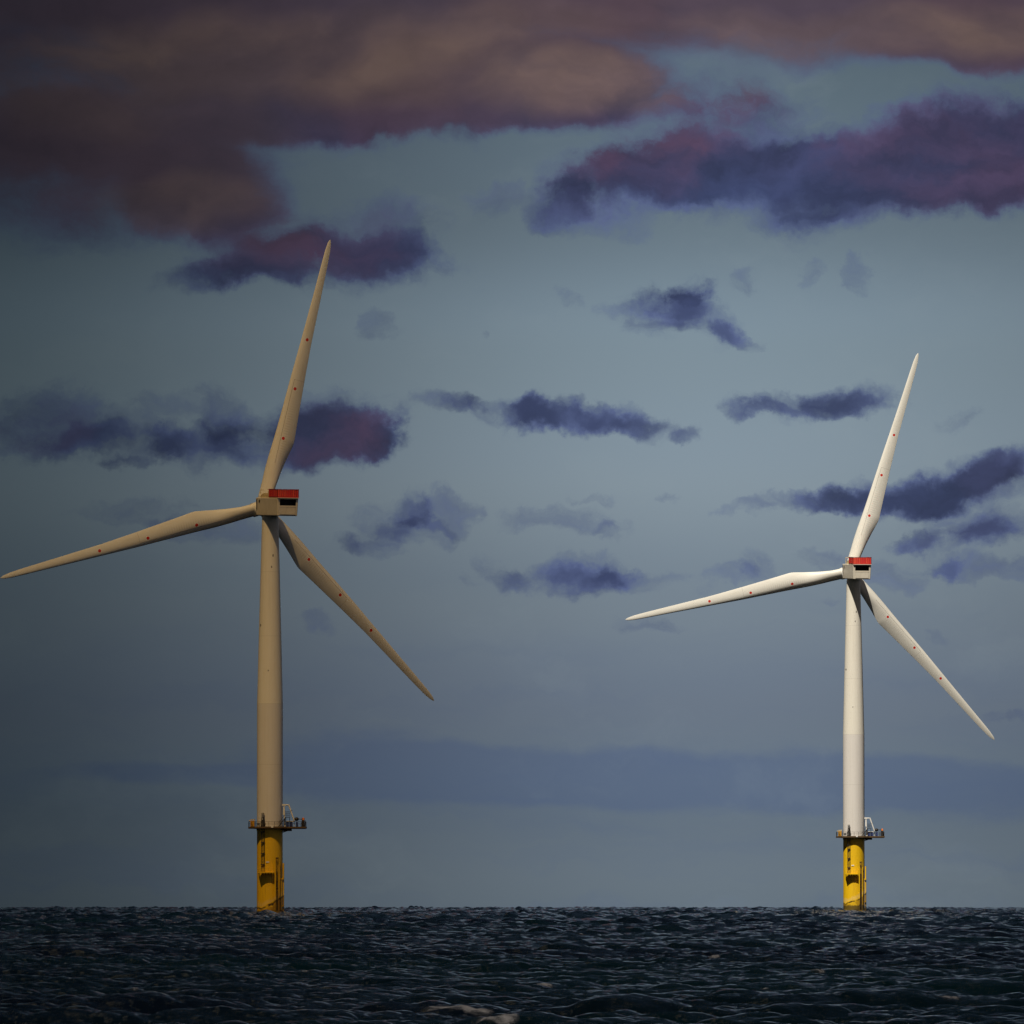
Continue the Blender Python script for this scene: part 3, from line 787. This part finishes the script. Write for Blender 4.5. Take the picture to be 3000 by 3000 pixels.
# breaking crests: x, distance, half width, foam strength - each sits on the wave crest nearest to it
CRESTS = [(-1.45, 249.0, 0.85, 1.0), (-2.4, 240.6, 0.4, .6), (-0.3, 219.3, 0.55, .95), (1.05, 324.2, .30, .9), (13.80, 274.7, .55, .75), (-35.5, 654.8, .5, .9), (11.42, 468.0, .45, .8), (-9.0, 374.6, .3, .7),
          (-73.96, 2981.2, 2.6, .9), (45.57, 3204.0, 2.2, .9), (14.28, 396.0, .35, .7), (-27.3, 756.8, .45, .7), (46.5, 969.6, .6, .75), (6.61, 825.6, .4, .7), (-13.78, 313.0, .22, .6), (9.9, 330.2, .22, .6)]
def make_sea():
    L, N = 300.0, 2048
    rng = np.random.default_rng(11)
    k1 = np.fft.fftfreq(N, L / N) * 2 * np.pi
    kx, ky = np.meshgrid(k1, k1, indexing='ij')
    k = np.hypot(kx, ky); k[0, 0] = 1
    cosw = (kx * WIND.x + ky * WIND.y) / k
    def spectrum(lw, std, spread, slope):
        ph = np.exp(-1 / (k * lw) ** 2) / k ** slope * (np.abs(cosw) ** spread * (cosw > 0) + 0.08) * np.exp(-(k * 0.06) ** 2)
        ph[0, 0] = 0
        h = np.sqrt(ph) * (rng.normal(size=(N, N)) + 1j * rng.normal(size=(N, N)))
        return h * (std / np.fft.ifft2(h).real.std())
    h0 = spectrum(2.5, SEA_STD, 1.6, 3.62) + spectrum(0.40, CHOP_STD, 0.7, 3.4)
    def maps(cut):
        f = h0 * np.exp(-(k * cut / (2 * np.pi)) ** 4) if cut else h0
        return [np.fft.ifft2(x).real.astype(np.float32) for x in (f, -1j * kx / k * f, -1j * ky / k * f)]
    cuts = [0.0, 1.2, 4.0]
    lv = [maps(c) for c in cuts]
    CH = 1.25
    dd = L / N
    jx = np.gradient(lv[0][1] * CH, dd, axis=0); jy = np.gradient(lv[0][2] * CH, dd, axis=1)
    jxy = np.gradient(lv[0][1] * CH, dd, axis=1)
    J = ((1 + jx) * (1 + jy) - jxy ** 2).astype(np.float32)
    rr = [0.05]
    rr += list(np.geomspace(4, 140, 60))
    while rr[-1] < 520: rr.append(rr[-1] * 1.0007)
    while rr[-1] < 1300: rr.append(rr[-1] * 1.0012)
    while rr[-1] < 10500: rr.append(rr[-1] * 1.003)
    rr = np.array(rr)
    th = np.linspace(-0.076, 0.076, 1150)
    side = 0.076 + (math.pi - 0.076) * (np.linspace(0, 1, 150)[1:] ** 2.6)
    th = np.concatenate([-side[::-1], th, side[:-1]])
    nr, nt = len(rr), len(th)
    rng2 = np.random.default_rng(3)
    RR, TT = np.meshgrid(rr, th, indexing='ij')
    X0, Y0 = (RR * np.sin(TT)), (RR * np.cos(TT))
    def samp(A, x, y):
        u = (x / L * N) % N; v = (y / L * N) % N
        i = np.floor(u).astype(np.int32); j = np.floor(v).astype(np.int32)
        a = (u - i).astype(np.float32); b = (v - j).astype(np.float32)
        i %= N; j %= N
        i1 = (i + 1) % N; j1 = (j + 1) % N
        return A[i, j] * (1 - a) * (1 - b) + A[i1, j] * a * (1 - b) + A[i, j1] * (1 - a) * b + A[i1, j1] * a * b
    Z = np.zeros_like(X0); DX = np.zeros_like(X0); DY = np.zeros_like(X0); FO = np.zeros_like(X0)
    dr = np.gradient(rr)
    for lo in range(0, nr, 200):
        hi = min(nr, lo + 200)
        x, y = X0[lo:hi], Y0[lo:hi]
        w = np.clip(np.log(np.maximum(dr[lo:hi], 0.3) / 0.5) / np.log(6.0), 0, 1)[:, None]      # level from row spacing
        acc = [0, 0, 0]
        for q in range(3):
            wt = np.clip(1 - np.abs(w - q), 0, 1)
            if wt.max() <= 0: continue
            for c in range(3):
                acc[c] = acc[c] + wt * samp(lv[q][c], x, y)
        Z[lo:hi], DX[lo:hi], DY[lo:hi] = acc
        j = samp(J, x, y)
        FO[lo:hi] = np.clip((FOAM_T - j) / 0.25, 0, 1)
    # long gusts make rougher and calmer patches
    g = 1 + 0.22 * np.sin(X0 / 61 + 1.3 * np.sin(Y0 / 143)) * np.sin(Y0 / 97 + 0.6)
    q = np.clip((RR - 2400) / 2200, 0, 1)
    q1 = np.clip((RR - 450) / 1300, 0, 1)
    Z *= g * (1 + 0.75 * q1 + (FAR_GAIN - 0.75) * q * q * (3 - 2 * q))          # rougher water offshore
    for (cx, cy, hw, fo) in CRESTS:
        span = 0.9 + cy * .0012
        i0, i1 = np.searchsorted(rr, [cy - span, cy + span])
        c0, c1 = np.searchsorted(th, [(cx - 1.6 * hw) / cy, (cx + 1.6 * hw) / cy])
        c1 = max(c1, c0 + 2)
        x, y, z = X0[i0:i1, c0:c1], Y0[i0:i1, c0:c1], Z[i0:i1, c0:c1]
        kq = np.argmax(z.mean(1) if z.shape[1] < 8 else np.apply_along_axis(lambda v: np.convolve(v, np.ones(5) / 5, 'same'), 1, z), axis=0)
        yc = y[kq, np.arange(z.shape[1])] if np.ndim(kq) else np.full(z.shape[1], y[kq, 0])
        if len(yc) > 9:
            yc = np.convolve(np.pad(yc, 4, mode='edge'), np.ones(9) / 9, 'valid')
        wid = 0.28 + cy * .0006
        jag = 0.85 + 0.14 * np.sin(x / hw * 4.1 + 1 + y) + 0.12 * np.sin(x / hw * 11.3 + y * 4)
        d = y - (yc[None, :] - 0.6 * wid)
        ey = np.where(d > 0, np.exp(-(d / (0.7 * wid)) ** 2), np.exp(-(d / (1.1 * wid)) ** 2))
        ex = np.exp(-np.abs((x - cx) / hw) ** 3)
        FO[i0:i1, c0:c1] = np.maximum(FO[i0:i1, c0:c1], np.clip(fo * ex * ey * jag * 1.3, 0, 1))
        Z[i0:i1, c0:c1] += 0.05 * ex * ey * jag
    near = np.clip((RR - 3) / 60, 0, 1)
    far = 1 - np.clip((RR - 8500) / 2000, 0, 1)
    X = X0 + CH * DX * near * far; Y = Y0 + CH * DY * near * far
    Z = Z * (0.35 + 0.65 * near) * far - (X ** 2 + Y ** 2) / (2 * EARTH)
    co = np.stack([X, Y, Z], -1).reshape(-1, 3).astype(np.float32)
    i = np.arange(nr - 1)[:, None] * nt; j = np.arange(nt)[None, :]; j1 = (j + 1) % nt
    quads = np.stack([i + j, i + j1, i + nt + j1, i + nt + j], -1).reshape(-1, 4)[:, ::-1].astype(np.int32)
    me = bpy.data.meshes.new('sea')
    me.vertices.add(len(co)); me.vertices.foreach_set('co', co.ravel())
    me.loops.add(quads.size); me.loops.foreach_set('vertex_index', quads.ravel())
    me.polygons.add(len(quads))
    me.polygons.foreach_set('loop_start', np.arange(0, quads.size, 4, dtype=np.int32))
    at = me.attributes.new('foam', 'FLOAT', 'POINT')
    at.data.foreach_set('value', FO.ravel().astype(np.float32))
    me.update(calc_edges=True)
    m, g, b = material('sea_water', SEA_COL, 0.10)
    b.inputs['IOR'].default_value = 1.23
    geo = g.n('ShaderNodeNewGeometry').outputs['Position']
    fo = g.n('ShaderNodeAttribute', attribute_name='foam').outputs['Fac']
    nz = g.noise(g.vm('MULTIPLY', geo, (1, 1.6, 1)), 2.6, 7, 0.75)
    fm = g.sstep(g.m('MULTIPLY_ADD', nz, 1.6, fo), 1.0, 2.1)
    fm = g.m('MULTIPLY', fm, g.m('MULTIPLY', fo, 1.6, clamp=True), clamp=True)
    g.put(b.inputs['Base Color'], g.mix(fm, g.mix(g.sstep(g.noise(g.vm('MULTIPLY', geo, (1, 0.35, 1)), 0.012, 3, 0.5), 0.42, 0.6), SEA_COL, SEA_COL2), FOAM_COL))
    g.put(b.inputs['Roughness'], g.m('MULTIPLY_ADD', fm, 0.5, 0.055))
    g.put(b.inputs['Specular IOR Level'], g.m('MULTIPLY_ADD', fm, -0.3, 0.5))
    bp = g.n('ShaderNodeBump')
    bp.inputs['Strength'].default_value = 1.0
    bp.inputs['Distance'].default_value = BUMP_D
    g.put(bp.inputs['Height'], g.noise(g.vm('MULTIPLY', geo, (1, 0.85, 1)), 2.0, 6, 0.66))
    g.put(b.inputs['Normal'], bp.outputs[0])
    me.materials.append(m)
    o = bpy.data.objects.new('sea', me)
    COL.objects.link(o)
    o['kind'] = 'structure'
    return o
make_sea()

# ----------------------------------------------------------------- render settings
SC.view_settings.view_transform = 'Standard'
SC.view_settings.look = 'None'
SC.view_settings.exposure = 0.0
SC.view_settings.gamma = 1.0
SC.cycles.use_adaptive_sampling = True
SC.cycles.adaptive_threshold = 0.015
SC.cycles.adaptive_min_samples = 8
SC.cycles.max_bounces = 6
SC.cycles.diffuse_bounces = 3
SC.cycles.glossy_bounces = 3
SC.cycles.transmission_bounces = 2
SC.cycles.volume_bounces = 0
SC.cycles.caustics_reflective = False
SC.cycles.caustics_refractive = False
